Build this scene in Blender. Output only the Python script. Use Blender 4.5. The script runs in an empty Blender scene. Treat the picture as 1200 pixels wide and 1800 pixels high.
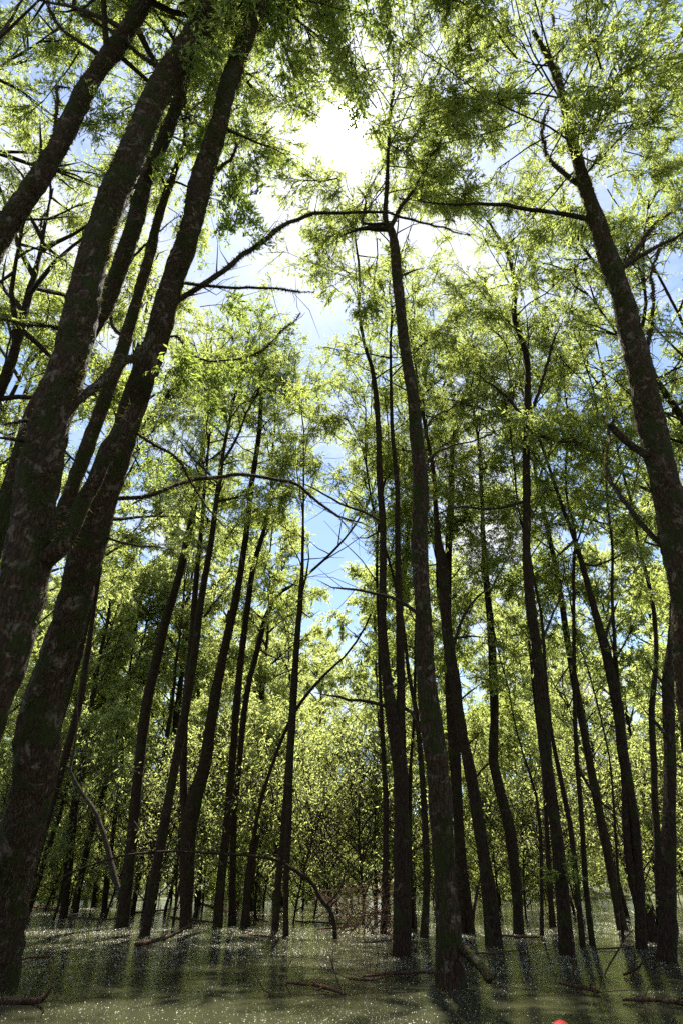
import bpy, math
import numpy as np
from math import radians, sin, cos, tan, atan, pi

# ------------------------------------------------------------------ camera, sky, sun, exposure
SC = bpy.context.scene
COL = SC.collection
CAM_H, FPX, HORIZON = 1.0, 991.0, 1555.0
PITCH = atan((HORIZON - 900.0) / FPX)
cam = bpy.data.cameras.new('camera')
cam.sensor_fit = 'VERTICAL'; cam.sensor_height = 36.0; cam.sensor_width = 24.0
cam.lens = FPX / 1800.0 * 36.0
cam.clip_start = 0.05; cam.clip_end = 3000
camo = bpy.data.objects.new('camera', cam); COL.objects.link(camo)
camo.location = (0, 0, CAM_H); camo.rotation_euler = (pi / 2 + PITCH, 0, 0)
SC.camera = camo

SUN_EL = PITCH + atan((900 - 232) / FPX)
SKY_STRENGTH, SUN_STRENGTH, EXPOSURE = 0.066, 5.0, 1.97
w = bpy.data.worlds.new('World'); SC.world = w; w.use_nodes = True
nt = w.node_tree; nt.nodes.clear()
def N(t, kind, **kw):
    n = t.nodes.new(kind)
    for k, v in kw.items():
        if k in n.inputs: n.inputs[k].default_value = v
        else: setattr(n, k, v)
    return n
def L(t, a, b): t.links.new(a, b)
sky = N(nt, 'ShaderNodeTexSky', sky_type='NISHITA', sun_disc=False, sun_elevation=SUN_EL, sun_rotation=0.0,
        air_density=1.0, dust_density=0.35, ozone_density=1.0)
tc = N(nt, 'ShaderNodeTexCoord')
nz = N(nt, 'ShaderNodeTexNoise', Scale=3.1, Detail=8.0, Roughness=0.62, Distortion=0.35)
mp = N(nt, 'ShaderNodeMapping'); mp.inputs['Location'].default_value = (0.37, 0.9, 0.15)
L(nt, tc.outputs['Generated'], mp.inputs['Vector']); L(nt, mp.outputs['Vector'], nz.inputs['Vector'])
cr = N(nt, 'ShaderNodeValToRGB'); cr.color_ramp.elements[0].position = 0.44; cr.color_ramp.elements[1].position = 0.62
L(nt, nz.outputs['Fac'], cr.inputs['Fac'])
mx = N(nt, 'ShaderNodeMix', data_type='RGBA'); mx.inputs[7].default_value = (4.1, 4.2, 4.4, 1)
L(nt, cr.outputs['Color'], mx.inputs[0]); L(nt, sky.outputs['Color'], mx.inputs[6])
# bright aureole of thin cloud round the sun (the sun stands inside the picture)
vm = N(nt, 'ShaderNodeVectorMath', operation='DOT_PRODUCT'); vm.inputs[1].default_value = (0, cos(SUN_EL), sin(SUN_EL))
vn = N(nt, 'ShaderNodeVectorMath', operation='NORMALIZE'); L(nt, tc.outputs['Generated'], vn.inputs[0]); L(nt, vn.outputs[0], vm.inputs[0])
def pw(e, g):
    m1 = N(nt, 'ShaderNodeMath', operation='MAXIMUM'); L(nt, vm.outputs['Value'], m1.inputs[0]); m1.inputs[1].default_value = 0
    m2 = N(nt, 'ShaderNodeMath', operation='POWER'); L(nt, m1.outputs[0], m2.inputs[0]); m2.inputs[1].default_value = e
    m3 = N(nt, 'ShaderNodeMath', operation='MULTIPLY'); L(nt, m2.outputs[0], m3.inputs[0]); m3.inputs[1].default_value = g
    return m3
a1, a2 = pw(7000, 600.0), pw(140, 1.3)
ad = N(nt, 'ShaderNodeMath', operation='ADD'); L(nt, a1.outputs[0], ad.inputs[0]); L(nt, a2.outputs[0], ad.inputs[1])
cx = N(nt, 'ShaderNodeCombineColor'); [L(nt, ad.outputs[0], cx.inputs[i]) for i in range(3)]
m4 = N(nt, 'ShaderNodeMix', data_type='RGBA', blend_type='ADD'); m4.inputs[0].default_value = 1
L(nt, mx.outputs[2], m4.inputs[6]); L(nt, cx.outputs[0], m4.inputs[7])
bg = N(nt, 'ShaderNodeBackground', Strength=SKY_STRENGTH); L(nt, m4.outputs[2], bg.inputs['Color'])
wo = N(nt, 'ShaderNodeOutputWorld'); L(nt, bg.outputs[0], wo.inputs['Surface'])

sl = bpy.data.lights.new('sun', 'SUN'); sl.energy = SUN_STRENGTH; sl.angle = radians(0.53); sl.color = (1.0, 0.94, 0.84)
so = bpy.data.objects.new('sun', sl); COL.objects.link(so); so.rotation_euler = (-(pi / 2 - SUN_EL), 0, 0); so.location = (0, 20, 50)
vs = SC.view_settings; vs.view_transform = 'Standard'; vs.look = 'None'; vs.exposure = EXPOSURE; vs.gamma = 1.0; vs.use_curve_mapping = False
cy = SC.cycles
cy.max_bounces = 9; cy.diffuse_bounces = 7; cy.glossy_bounces = 3; cy.transmission_bounces = 5; cy.transparent_max_bounces = 4
cy.sample_clamp_indirect = 8.0; cy.caustics_reflective = False; cy.caustics_refractive = False
cy.use_denoising = False

# ------------------------------------------------------------------ pixel helpers (photo pixels 1200 x 1800)
CP, SP = cos(PITCH), sin(PITCH)
def ray(px, py):
    a, b = (px - 600.0) / FPX, (900.0 - py) / FPX
    return np.array([a, CP - b * SP, SP + b * CP])
def on_water(px, py, z=0.0):
    d = ray(px, py); t = (z - CAM_H) / d[2]
    return np.array([0, 0, CAM_H]) + d * t
def at_plane(px, py, Y0, k=0.0):
    d = ray(px, py); t = (Y0 + k * CAM_H) / (d[1] - k * d[2])
    return np.array([0, 0, CAM_H]) + d * t
def depth(p):
    return p[..., 1] * CP + (p[..., 2] - CAM_H) * SP
def project(p):
    d = depth(p); u = -p[..., 1] * SP + (p[..., 2] - CAM_H) * CP
    ds = np.maximum(d, 0.05)
    return 600 + FPX * p[..., 0] / ds, 900 - FPX * u / ds, d
def wrad(wpx, p): return max(0.5 * wpx * depth(p) / FPX, 0.008)

# ------------------------------------------------------------------ mesh helpers
class MB:
    def __init__(s): s.v = []; s.q = []; s.m = []; s.n = 0
    def add(s, v, f, mat=0):
        v = np.asarray(v, np.float32).reshape(-1, 3); f = np.asarray(f, np.int32)
        if f.shape[1] == 3: f = np.concatenate([f, np.full((len(f), 1), -1, np.int32)], 1)
        s.v.append(v); s.q.append(np.where(f >= 0, f + s.n, -1)); s.m.append(np.full(len(f), mat, np.int32)); s.n += len(v)
    def mesh(s, name, mats, smooth=False):
        v = np.concatenate(s.v); f = np.concatenate(s.q); m = np.concatenate(s.m)
        me = bpy.data.meshes.new(name)
        tri = f[:, 3] < 0
        tot = np.where(tri, 3, 4).astype(np.int32); start = np.concatenate([[0], np.cumsum(tot)[:-1]]).astype(np.int32)
        idx = f.reshape(-1); idx = idx[idx >= 0].astype(np.int32)
        me.vertices.add(len(v)); me.vertices.foreach_set('co', v.reshape(-1))
        me.loops.add(len(idx)); me.loops.foreach_set('vertex_index', idx)
        me.polygons.add(len(f)); me.polygons.foreach_set('loop_start', start)
        for x in mats: me.materials.append(x)
        me.polygons.foreach_set('material_index', m)
        if smooth is True: sm = np.ones(len(f), bool)
        elif smooth is False: sm = np.zeros(len(f), bool)
        else: sm = m == smooth
        me.polygons.foreach_set('use_smooth', sm)
        me.update(calc_edges=True)
        return me
def link(name, me, parent=None, loc=None):
    o = bpy.data.objects.new(name, me); COL.objects.link(o)
    if parent is not None: o.parent = parent
    if loc is not None: o.location = loc
    return o
def empty(name, loc):
    o = bpy.data.objects.new(name, None); COL.objects.link(o); o.location = loc; o.empty_display_size = 0.3
    return o
def tag(o, label=None, cat=None, group=None, kind=None):
    for k, v in (('label', label), ('category', cat), ('group', group), ('kind', kind)):
        if v: o[k] = v
    return o

def spline(P, R, step):
    P = np.asarray(P, float); R = np.asarray(R, float)
    if len(P) < 2: return P, R
    E = np.concatenate([[2 * P[0] - P[1]], P, [2 * P[-1] - P[-2]]])
    op, orr = [], []
    for i in range(len(P) - 1):
        p0, p1, p2, p3 = E[i:i + 4]
        n = max(1, int(np.linalg.norm(p2 - p1) / step))
        for t in np.arange(n) / n:
            op.append(0.5 * ((2 * p1) + (-p0 + p2) * t + (2 * p0 - 5 * p1 + 4 * p2 - p3) * t * t + (-p0 + 3 * p1 - 3 * p2 + p3) * t ** 3))
            orr.append(R[i] * (1 - t) + R[i + 1] * t)
    op.append(P[-1]); orr.append(R[-1])
    return np.array(op), np.array(orr)

def tube(mb, P, R, sides=8, rough=0.0, rng=None, mat=0, cap=True):
    P = np.asarray(P, float); n = len(P)
    T = np.gradient(P, axis=0); T /= np.linalg.norm(T, axis=1)[:, None] + 1e-9
    ref = np.array([0.31, 0.93, 0.17]); ref /= np.linalg.norm(ref)
    if abs(T[0] @ ref) > 0.85: ref = np.array([0.9, -0.2, 0.3]); ref /= np.linalg.norm(ref)
    U = np.empty_like(P); u = ref
    for i in range(n):
        u = u - (u @ T[i]) * T[i]; u /= np.linalg.norm(u) + 1e-9; U[i] = u
    V = np.cross(T, U)
    a = np.arange(sides) / sides * 2 * pi
    rr = np.repeat(np.asarray(R)[:, None], sides, 1)
    if rough and rng is not None:
        s = np.arange(n)[:, None]
        nz = np.zeros((n, sides))
        for k in range(3):
            ph = rng.uniform(0, 6.28); nz += np.sin(a[None] * (k + 1) + ph + s * rng.uniform(0.05, 0.35)) * 0.5 / (k + 1)
        nz += rng.normal(0, 0.35, (n, sides))
        rr = rr * (1 + rough * nz)
    v = P[:, None] + rr[..., None] * (np.cos(a)[None, :, None] * U[:, None] + np.sin(a)[None, :, None] * V[:, None])
    i, j = np.meshgrid(np.arange(n - 1), np.arange(sides), indexing='ij'); j2 = (j + 1) % sides
    f = np.stack([i * sides + j, i * sides + j2, (i + 1) * sides + j2, (i + 1) * sides + j], -1).reshape(-1, 4)
    mb.add(v.reshape(-1, 3), f, mat)
    if cap:
        base = mb.n - n * sides
        for k, ring in ((0, 0), (1, n - 1)):
            vv = v[ring]; c = vv.mean(0) + T[ring] * (0.25 * R[ring] if k else -0.1 * R[ring])
            vs_ = np.concatenate([vv, [c]])
            jj = np.arange(sides); ff = np.stack([jj, (jj + 1) % sides, np.full(sides, sides)], 1)
            if not k: ff = ff[:, ::-1]
            mb.add(vs_, ff, mat)

def prisms(mb, A, B, ra, rb, mat=0):
    if not len(A): return
    D = B - A; D = D / (np.linalg.norm(D, axis=1)[:, None] + 1e-9)
    r = np.where(np.abs(D[:, 2:3]) > 0.8, np.array([[1., 0, 0]]), np.array([[0, 0, 1.]]))
    U = np.cross(D, r); U /= np.linalg.norm(U, axis=1)[:, None] + 1e-9; V = np.cross(D, U)
    vs_ = []
    for P, R in ((A, ra), (B, rb)):
        for k in range(3):
            a = k * 2 * pi / 3
            vs_.append(P + (cos(a) * U + sin(a) * V) * np.broadcast_to(R, (len(A),))[:, None])
    v = np.stack(vs_, 1); o = np.arange(len(A))[:, None] * 6
    f = np.concatenate([o + np.array([[k, (k + 1) % 3, 3 + (k + 1) % 3, 3 + k]]) for k in range(3)], 0)
    mb.add(v.reshape(-1, 3), f, mat)

def unit(v): return v / (np.linalg.norm(v, axis=-1, keepdims=True) + 1e-9)
def leaves(mb, P, D, ln, wd, rng, mat=0):
    n = len(P)
    if not n: return
    S = unit(np.cross(D, unit(rng.normal(0, 1, (n, 3)) + np.array([0, 0, 1.1])))); Nn = np.cross(S, D)
    l = ln * rng.uniform(0.6, 1.2, n)[:, None]; wv = wd * rng.uniform(0.7, 1.2, n)[:, None]
    dr = np.array([0, 0, -1.0]) * l * rng.uniform(0.0, 0.3, n)[:, None]
    v = np.stack([P, P + D * l * 0.45 + S * wv * 0.5 + Nn * wv * 0.18, P + D * l + dr, P + D * l * 0.45 - S * wv * 0.5 + Nn * wv * 0.18], 1)
    o = np.arange(n)[:, None] * 4
    f = np.concatenate([o + np.array([[0, 1, 2]]), o + np.array([[0, 2, 3]])], 0)
    mb.add(v.reshape(-1, 3), f, mat)

# gaps in the canopy where the photograph shows open sky (photo pixels: centre, radii)
GAPS = [(595, 232, 58, 56), (612, 300, 22, 30), (575, 960, 36, 110), (560, 1100, 34, 55), (622, 1000, 40, 75), (735, 400, 42, 34),
        (548, 440, 40, 26), (1155, 540, 34, 80), (1068, 632, 42, 42), (1165, 660, 30, 60), (640, 45, 30, 40), (990, 1055, 17, 45),
        (690, 60, 18, 22), (1090, 350, 30, 40), (905, 455, 22, 26), (590, 820, 22, 40), (110, 265, 22, 24), (520, 250, 16, 22)]
def gap_keep(P, rng):
    x, y, d = project(P)
    keep = np.ones(len(P), bool)
    for gx, gy, rx, ry in GAPS:
        q = ((x - gx) / rx) ** 2 + ((y - gy) / ry) ** 2
        keep &= ~((d > 0) & (q < rng.uniform(0.45, 1.25, len(P))))
    return keep

def crown_into(mb, axis, z0, H, R, n1, k2, k3, nl, ln, wd, rng, tr, gaps=True, origin=None, droop=0.25, up=(0.35, 1.1), bark=1, leaf=0):
    """boughs, twigs and leaves round an axis (n,3); axis in local coordinates, origin = its world place"""
    zs = axis[:, 2]
    ga = rng.uniform(0, 6.28)
    org = np.zeros(3) if origin is None else np.asarray(origin, float)
    for b in range(n1):
        u = (b + rng.uniform(0, 1)) / n1
        z = z0 + (H - z0) * u ** 0.9
        c = np.array([np.interp(z, zs, axis[:, k]) for k in range(3)]); c[2] = min(z, zs[-1])
        prof = (0.55 + 0.45 * min(1, u / 0.25)) * (1 - max(0, (u - 0.45) / 0.62) ** 1.5) + 0.12
        ln1 = R * prof * rng.uniform(0.65, 1.25)
        ga += 2.4 + rng.uniform(-0.5, 0.5)
        e = rng.uniform(*up) + 0.5 * u
        d = unit(np.array([cos(ga), sin(ga), e]))
        s = np.linspace(0, 1, 7)[:, None]
        bend = unit(np.array([cos(ga + rng.uniform(-1, 1)), sin(ga + rng.uniform(-1, 1)), rng.uniform(0.0, 1.4)]))
        Pb = c + d * s * ln1 + bend * (s ** 2) * ln1 * 0.35 + np.cumsum(rng.normal(0, 0.03, (7, 3)), 0) * ln1 * 0.6 * np.minimum(1, s * 3)
        if gaps:
            gxp, gyp, _d = project(Pb + org)
            if (((gxp - 595) / 55) ** 2 + ((gyp - 232) / 55) ** 2 < 1).any(): continue
        r0 = max(0.012, min(0.5 * tr, 0.022 * ln1 * rng.uniform(0.8, 1.3)))
        tube(mb, Pb, np.linspace(r0, 0.006, 7), 5, mat=bark, cap=False)
        # second order
        m = k2
        t = rng.uniform(0.32, 1.0, m)
        A = np.stack([np.interp(t * 6, np.arange(7), Pb[:, k]) for k in range(3)], 1)
        dirb = unit(Pb[-1] - Pb[0])
        D2 = unit(dirb * 0.75 + rng.normal(0, 0.62, (m, 3)) + np.array([0, 0, 0.12]))
        l2 = ln1 * rng.uniform(0.22, 0.5, m) * (1.15 - 0.5 * t)
        l2 = np.clip(l2, 0.3, 1.6)
        kp = gap_keep(A + D2 * l2[:, None] * 0.5 + org, rng) if gaps else np.ones(m, bool)
        A, D2, l2 = A[kp], D2[kp], l2[kp]; m = len(A)
        if not m: continue
        M2 = A + D2 * l2[:, None] * 0.5 + rng.normal(0, 0.05, (m, 3)) * l2[:, None]
        B = A + D2 * l2[:, None] + np.array([0, 0, -droop * 0.4]) * l2[:, None]
        prisms(mb, A, M2, r0 * 0.55, r0 * 0.34, bark); prisms(mb, M2, B, r0 * 0.34, 0.004, bark)
        # third order twigs
        t3 = rng.uniform(0.12, 1.0, (m, k3))
        lo = t3 < 0.5
        A3 = np.where(lo[..., None], A[:, None] + (M2 - A)[:, None] * (t3 * 2)[..., None], M2[:, None] + (B - M2)[:, None] * (t3 * 2 - 1)[..., None]).reshape(-1, 3)
        D3 = unit(np.repeat(D2, k3, 0) * 0.55 + rng.normal(0, 0.6, (m * k3, 3)) + np.array([0, 0, -droop]))
        l3 = rng.uniform(0.2, 0.55, m * k3) * (0.7 + 2.2 * ln)
        kp = gap_keep(A3 + D3 * l3[:, None] * 0.6 + org, rng) if gaps else np.ones(len(A3), bool)
        A3, D3, l3 = A3[kp], D3[kp], l3[kp]
        if not len(A3): continue
        B3 = A3 + D3 * l3[:, None]
        prisms(mb, A3, B3, 0.0045, 0.002, bark)
        # leaves alternate along the twig
        tt = (np.arange(nl)[None] + rng.uniform(0, 1, (len(A3), nl))) / nl
        Pl = A3[:, None] + (B3 - A3)[:, None] * (0.15 + 0.85 * tt)[..., None]
        Dl = unit(D3[:, None] * 0.75 + rng.normal(0, 0.62, (len(A3), nl, 3)) + np.array([0, 0, -droop]))
        leaves(mb, Pl.reshape(-1, 3), Dl.reshape(-1, 3), ln, wd, rng, leaf)

def make_bough(seed, ln, wd, m, k3, nl, leafm):
    rng = np.random.default_rng(seed); mb = MB()
    s = np.linspace(0, 1, 6)[:, None]
    P = np.concatenate([s * 1.9, 0.12 * np.sin(s * 3 + rng.uniform(0, 6)), -0.22 * s ** 2], 1)
    P = P + np.cumsum(rng.normal(0, 0.03, P.shape), 0); P -= P[0]
    tube(mb, P, np.linspace(0.014, 0.004, 6), 4, mat=1, cap=False)
    t = rng.uniform(0.1, 1, m); A = np.stack([np.interp(t * 5, np.arange(6), P[:, k]) for k in range(3)], 1)
    D2 = unit(np.array([0.6, 0, 0]) + rng.normal(0, 0.55, (m, 3)) * np.array([0.6, 1, 0.8])); l2 = rng.uniform(0.3, 0.8, m)[:, None] * (1.2 - 0.6 * t[:, None])
    B = A + D2 * l2 + np.array([0, 0, -0.1]) * l2
    prisms(mb, A, B, 0.006, 0.003, 1)
    A3 = (A[:, None] + (B - A)[:, None] * rng.uniform(0.05, 1, (m, k3))[..., None]).reshape(-1, 3)
    D3 = unit(np.repeat(D2, k3, 0) * 0.6 + rng.normal(0, 0.55, (m * k3, 3)) + np.array([0, 0, -0.3])); l3 = rng.uniform(0.18, 0.5, m * k3)[:, None]
    B3 = A3 + D3 * l3; prisms(mb, A3, B3, 0.004, 0.002, 1)
    tt = (np.arange(nl)[None] + rng.uniform(0, 1, (len(A3), nl))) / nl
    Pl = A3[:, None] + (B3 - A3)[:, None] * (0.1 + 0.9 * tt)[..., None]
    Dl = unit(D3[:, None] * 0.75 + rng.normal(0, 0.62, (len(A3), nl, 3)) + np.array([0, 0, -0.3]))
    leaves(mb, Pl.reshape(-1, 3), Dl.reshape(-1, 3), ln, wd, rng, 0)
    return mb.mesh('bough', [leafm, BRANCH])
from mathutils import Matrix, Vector
def put_boughs(root, base, axes, z0, H, R, n, rng, pool, up=(0.0, 0.9), sc=(0.75, 1.35)):
    for b in range(n):
        ax = axes[b % len(axes)]; u = (b + rng.uniform(0, 1)) / n; z = z0 + (min(H, ax[-1][2]) - z0) * u
        c = np.array([np.interp(z, ax[:, 2], ax[:, k]) for k in range(3)])
        prof = (0.55 + 0.45 * min(1, u / 0.25)) * (1 - max(0, (u - 0.5) / 0.6) ** 1.6) + 0.1
        a = rng.uniform(0, 6.28); rad = R * prof * rng.uniform(0.15, 1.0) ** 0.7
        d = unit(np.array([cos(a), sin(a), rng.uniform(*up)]))
        s = rng.uniform(*sc)
        p = c + d * max(0.0, rad - 0.9 * s)
        if not gap_keep((p + d * s)[None], rng)[0] or not gap_keep((p + d * s * 1.7)[None], rng)[0]: continue
        d = unit(d + rng.normal(0, 0.3, 3)); y = unit(np.cross(np.array([0, 0, 1.0]) + rng.normal(0, 0.3, 3), d)); zz = np.cross(d, y)
        o = link('bough', pool[rng.integers(0, len(pool))], root); o['kind'] = 'stuff'
        q = p - base
        o.matrix_basis = Matrix(((d[0] * s, y[0] * s, zz[0] * s, q[0]), (d[1] * s, y[1] * s, zz[1] * s, q[1]), (d[2] * s, y[2] * s, zz[2] * s, q[2]), (0, 0, 0, 1)))

# ------------------------------------------------------------------ materials
def mat(name):
    m = bpy.data.materials.new(name); m.use_nodes = True; m.node_tree.nodes.clear(); return m, m.node_tree
def ramp(t, fac, stops):
    r = N(t, 'ShaderNodeValToRGB'); e = r.color_ramp.elements
    while len(e) < len(stops): e.new(0.5)
    for i, (p, c) in enumerate(stops): e[i].position = p; e[i].color = (*c, 1)
    L(t, fac, r.inputs['Fac']); return r.outputs['Color']
def mixc(t, fac, a, b, mode='MIX'):
    m = N(t, 'ShaderNodeMix', data_type='RGBA', blend_type=mode)
    for s, x in ((0, fac), (6, a), (7, b)):
        if hasattr(x, 'is_linked'): L(t, x, m.inputs[s])
        else: m.inputs[s].default_value = x if s == 0 else (*x, 1)
    return m.outputs[2]
def fmath(t, op, a, b):
    m = N(t, 'ShaderNodeMath', operation=op)
    for s, x in ((0, a), (1, b)):
        if hasattr(x, 'is_linked'): L(t, x, m.inputs[s])
        else: m.inputs[s].default_value = x
    return m.outputs[0]

def bark_mat(name, dark, light, lichen, moss_amt, lich_amt):
    m, t = mat(name)
    g = N(t, 'ShaderNodeTexCoord'); oi = N(t, 'ShaderNodeObjectInfo')
    va = N(t, 'ShaderNodeVectorMath', operation='ADD'); L(t, g.outputs['Object'], va.inputs[0])
    rs = N(t, 'ShaderNodeVectorMath', operation='SCALE'); rs.inputs[0].default_value = (31, 17, 23); L(t, oi.outputs['Random'], rs.inputs['Scale']); L(t, rs.outputs[0], va.inputs[1])
    mp = N(t, 'ShaderNodeMapping'); mp.inputs['Scale'].default_value = (1, 1, 0.22); L(t, va.outputs[0], mp.inputs['Vector'])
    fis = N(t, 'ShaderNodeTexVoronoi', feature='DISTANCE_TO_EDGE', Scale=24.0); L(t, mp.outputs[0], fis.inputs['Vector'])
    n1 = N(t, 'ShaderNodeTexNoise', Scale=16.0, Detail=7.0, Roughness=0.7); L(t, mp.outputs[0], n1.inputs['Vector'])
    n2 = N(t, 'ShaderNodeTexNoise', Scale=3.4, Detail=6.0, Roughness=0.65); L(t, va.outputs[0], n2.inputs['Vector'])
    n3 = N(t, 'ShaderNodeTexNoise', Scale=5.5, Detail=6.0, Roughness=0.68, Distortion=0.8); L(t, va.outputs[0], n3.inputs['Vector'])
    base = mixc(t, n1.outputs['Fac'], dark, light)
    fm = ramp(t, fis.outputs['Distance'], [(0.0, (0.25, 0.25, 0.25)), (0.16, (1, 1, 1))])
    base = mixc(t, 0.85, base, fm, 'MULTIPLY')
    lm = ramp(t, n3.outputs['Fac'], [(0.60 - lich_amt, (0, 0, 0)), (0.66 - lich_amt, (1, 1, 1))])
    base = mixc(t, fmath(t, 'MULTIPLY', lm, 0.75), base, lichen)
    mm = ramp(t, n2.outputs['Fac'], [(0.60 - moss_amt, (0, 0, 0)), (0.70 - moss_amt, (1, 1, 1))])
    mossc = mixc(t, n1.outputs['Fac'], (0.012, 0.014, 0.003), (0.040, 0.046, 0.010))
    base = mixc(t, mm, base, mossc)
    p = N(t, 'ShaderNodeBsdfPrincipled', Roughness=0.92); L(t, base, p.inputs['Base Color']); p.inputs['Specular IOR Level'].default_value = 0.15
    hgt = fmath(t, 'ADD', fmath(t, 'MULTIPLY', fm, 0.5), fmath(t, 'ADD', n1.outputs['Fac'], fmath(t, 'MULTIPLY', mm, 0.4)))
    b = N(t, 'ShaderNodeBump', Strength=0.9, Distance=0.035); L(t, hgt, b.inputs['Height']); L(t, b.outputs[0], p.inputs['Normal'])
    o = N(t, 'ShaderNodeOutputMaterial'); L(t, p.outputs[0], o.inputs['Surface'])
    return m
BARK = bark_mat('willow_bark', (0.012, 0.0065, 0.0035), (0.055, 0.032, 0.018), (0.10, 0.082, 0.055), 0.08, 0.0)
BARK_NEAR = bark_mat('mossy_lichened_bark', (0.024, 0.013, 0.007), (0.085, 0.050, 0.028), (0.150, 0.126, 0.088), 0.13, 0.05)
PALE = bark_mat('weathered_pale_wood', (0.035, 0.026, 0.018), (0.15, 0.12, 0.085), (0.22, 0.20, 0.15), 0.02, 0.02)
TWIG = bark_mat('reddish_dead_twigs', (0.09, 0.045, 0.028), (0.30, 0.17, 0.11), (0.34, 0.25, 0.18), -0.3, 0.0)
WOOD = bark_mat('wet_drift_wood', (0.030, 0.015, 0.009), (0.15, 0.075, 0.045), (0.20, 0.13, 0.09), -0.05, 0.0)
BRANCH = bark_mat('grey_brown_branch', (0.022, 0.016, 0.011), (0.085, 0.063, 0.045), (0.16, 0.15, 0.11), -0.02, 0.0)

def leaf_mat(name, refl, trans, var, tr_mix=0.6):
    m, t = mat(name)
    ge = N(t, 'ShaderNodeNewGeometry'); oi = N(t, 'ShaderNodeObjectInfo')
    n = N(t, 'ShaderNodeTexNoise', Scale=0.55, Detail=2.0); L(t, ge.outputs['Position'], n.inputs['Vector'])
    hv = fmath(t, 'ADD', fmath(t, 'MULTIPLY', ge.outputs['Random Per Island'], 0.45), fmath(t, 'ADD', fmath(t, 'MULTIPLY', oi.outputs['Random'], 0.3), fmath(t, 'MULTIPLY', n.outputs['Fac'], 0.3)))
    cr_ = mixc(t, hv, refl, tuple(a * b for a, b in zip(refl, var)))
    ct = mixc(t, hv, trans, tuple(a * b for a, b in zip(trans, var)))
    d = N(t, 'ShaderNodeBsdfPrincipled', Roughness=0.55); L(t, cr_, d.inputs['Base Color']); d.inputs['Specular IOR Level'].default_value = 0.35
    tl = N(t, 'ShaderNodeBsdfTranslucent'); L(t, ct, tl.inputs['Color'])
    mxs = N(t, 'ShaderNodeMixShader'); mxs.inputs[0].default_value = tr_mix
    L(t, d.outputs[0], mxs.inputs[1]); L(t, tl.outputs[0], mxs.inputs[2])
    o = N(t, 'ShaderNodeOutputMaterial'); L(t, mxs.outputs[0], o.inputs['Surface'])
    return m
LEAF = leaf_mat('willow_leaf', (0.072, 0.095, 0.028), (0.37, 0.46, 0.12), (1.3, 1.2, 0.85))
LEAF_ASH = leaf_mat('broad_leaf', (0.060, 0.090, 0.024), (0.27, 0.37, 0.075), (1.25, 1.15, 0.85))
LEAF_FAR_LIFTED = leaf_mat('far_leaf_haze_lightened', (0.115, 0.128, 0.060), (0.39, 0.47, 0.15), (1.25, 1.15, 0.95), 0.68)  # colour and translucency lightened, putting haze and fill light into far leaves

m, t = mat('moss_tuft')
p = N(t, 'ShaderNodeBsdfPrincipled', Roughness=0.95); ge = N(t, 'ShaderNodeNewGeometry')
L(t, mixc(t, ge.outputs['Random Per Island'], (0.022, 0.022, 0.006), (0.075, 0.07, 0.018)), p.inputs['Base Color'])
tl = N(t, 'ShaderNodeBsdfTranslucent'); tl.inputs['Color'].default_value = (0.14, 0.13, 0.03, 1)
ms = N(t, 'ShaderNodeMixShader'); ms.inputs[0].default_value = 0.3; L(t, p.outputs[0], ms.inputs[1]); L(t, tl.outputs[0], ms.inputs[2])
o = N(t, 'ShaderNodeOutputMaterial'); L(t, ms.outputs[0], o.inputs['Surface']); MOSS = m

m, t = mat('muddy_flood_water')
g = N(t, 'ShaderNodeTexCoord')
n1 = N(t, 'ShaderNodeTexNoise', Scale=0.35, Detail=3.0); L(t, g.outputs['Object'], n1.inputs['Vector'])
n2 = N(t, 'ShaderNodeTexNoise', Scale=5.0, Detail=4.0, Roughness=0.55); L(t, g.outputs['Object'], n2.inputs['Vector'])
n3 = N(t, 'ShaderNodeTexNoise', Scale=26.0, Detail=3.0); L(t, g.outputs['Object'], n3.inputs['Vector'])
p = N(t, 'ShaderNodeBsdfPrincipled', Roughness=0.10); p.inputs['IOR'].default_value = 1.33; p.inputs['Specular IOR Level'].default_value = 0.5
L(t, mixc(t, n1.outputs['Fac'], (0.028, 0.030, 0.015), (0.044, 0.045, 0.025)), p.inputs['Base Color'])
b = N(t, 'ShaderNodeBump', Strength=0.5, Distance=0.012)
L(t, fmath(t, 'ADD', n2.outputs['Fac'], fmath(t, 'MULTIPLY', n3.outputs['Fac'], 0.25)), b.inputs['Height']); L(t, b.outputs[0], p.inputs['Normal'])
o = N(t, 'ShaderNodeOutputMaterial'); L(t, p.outputs[0], o.inputs['Surface']); WATER = m

m, t = mat('forest_floor')
g = N(t, 'ShaderNodeTexCoord'); n1 = N(t, 'ShaderNodeTexNoise', Scale=0.8, Detail=6.0); L(t, g.outputs['Object'], n1.inputs['Vector'])
p = N(t, 'ShaderNodeBsdfPrincipled', Roughness=0.95)
L(t, ramp(t, n1.outputs['Fac'], [(0.35, (0.045, 0.035, 0.020)), (0.6, (0.055, 0.075, 0.020)), (0.75, (0.09, 0.11, 0.03))]), p.inputs['Base Color'])
o = N(t, 'ShaderNodeOutputMaterial'); L(t, p.outputs[0], o.inputs['Surface']); GROUND = m

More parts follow.
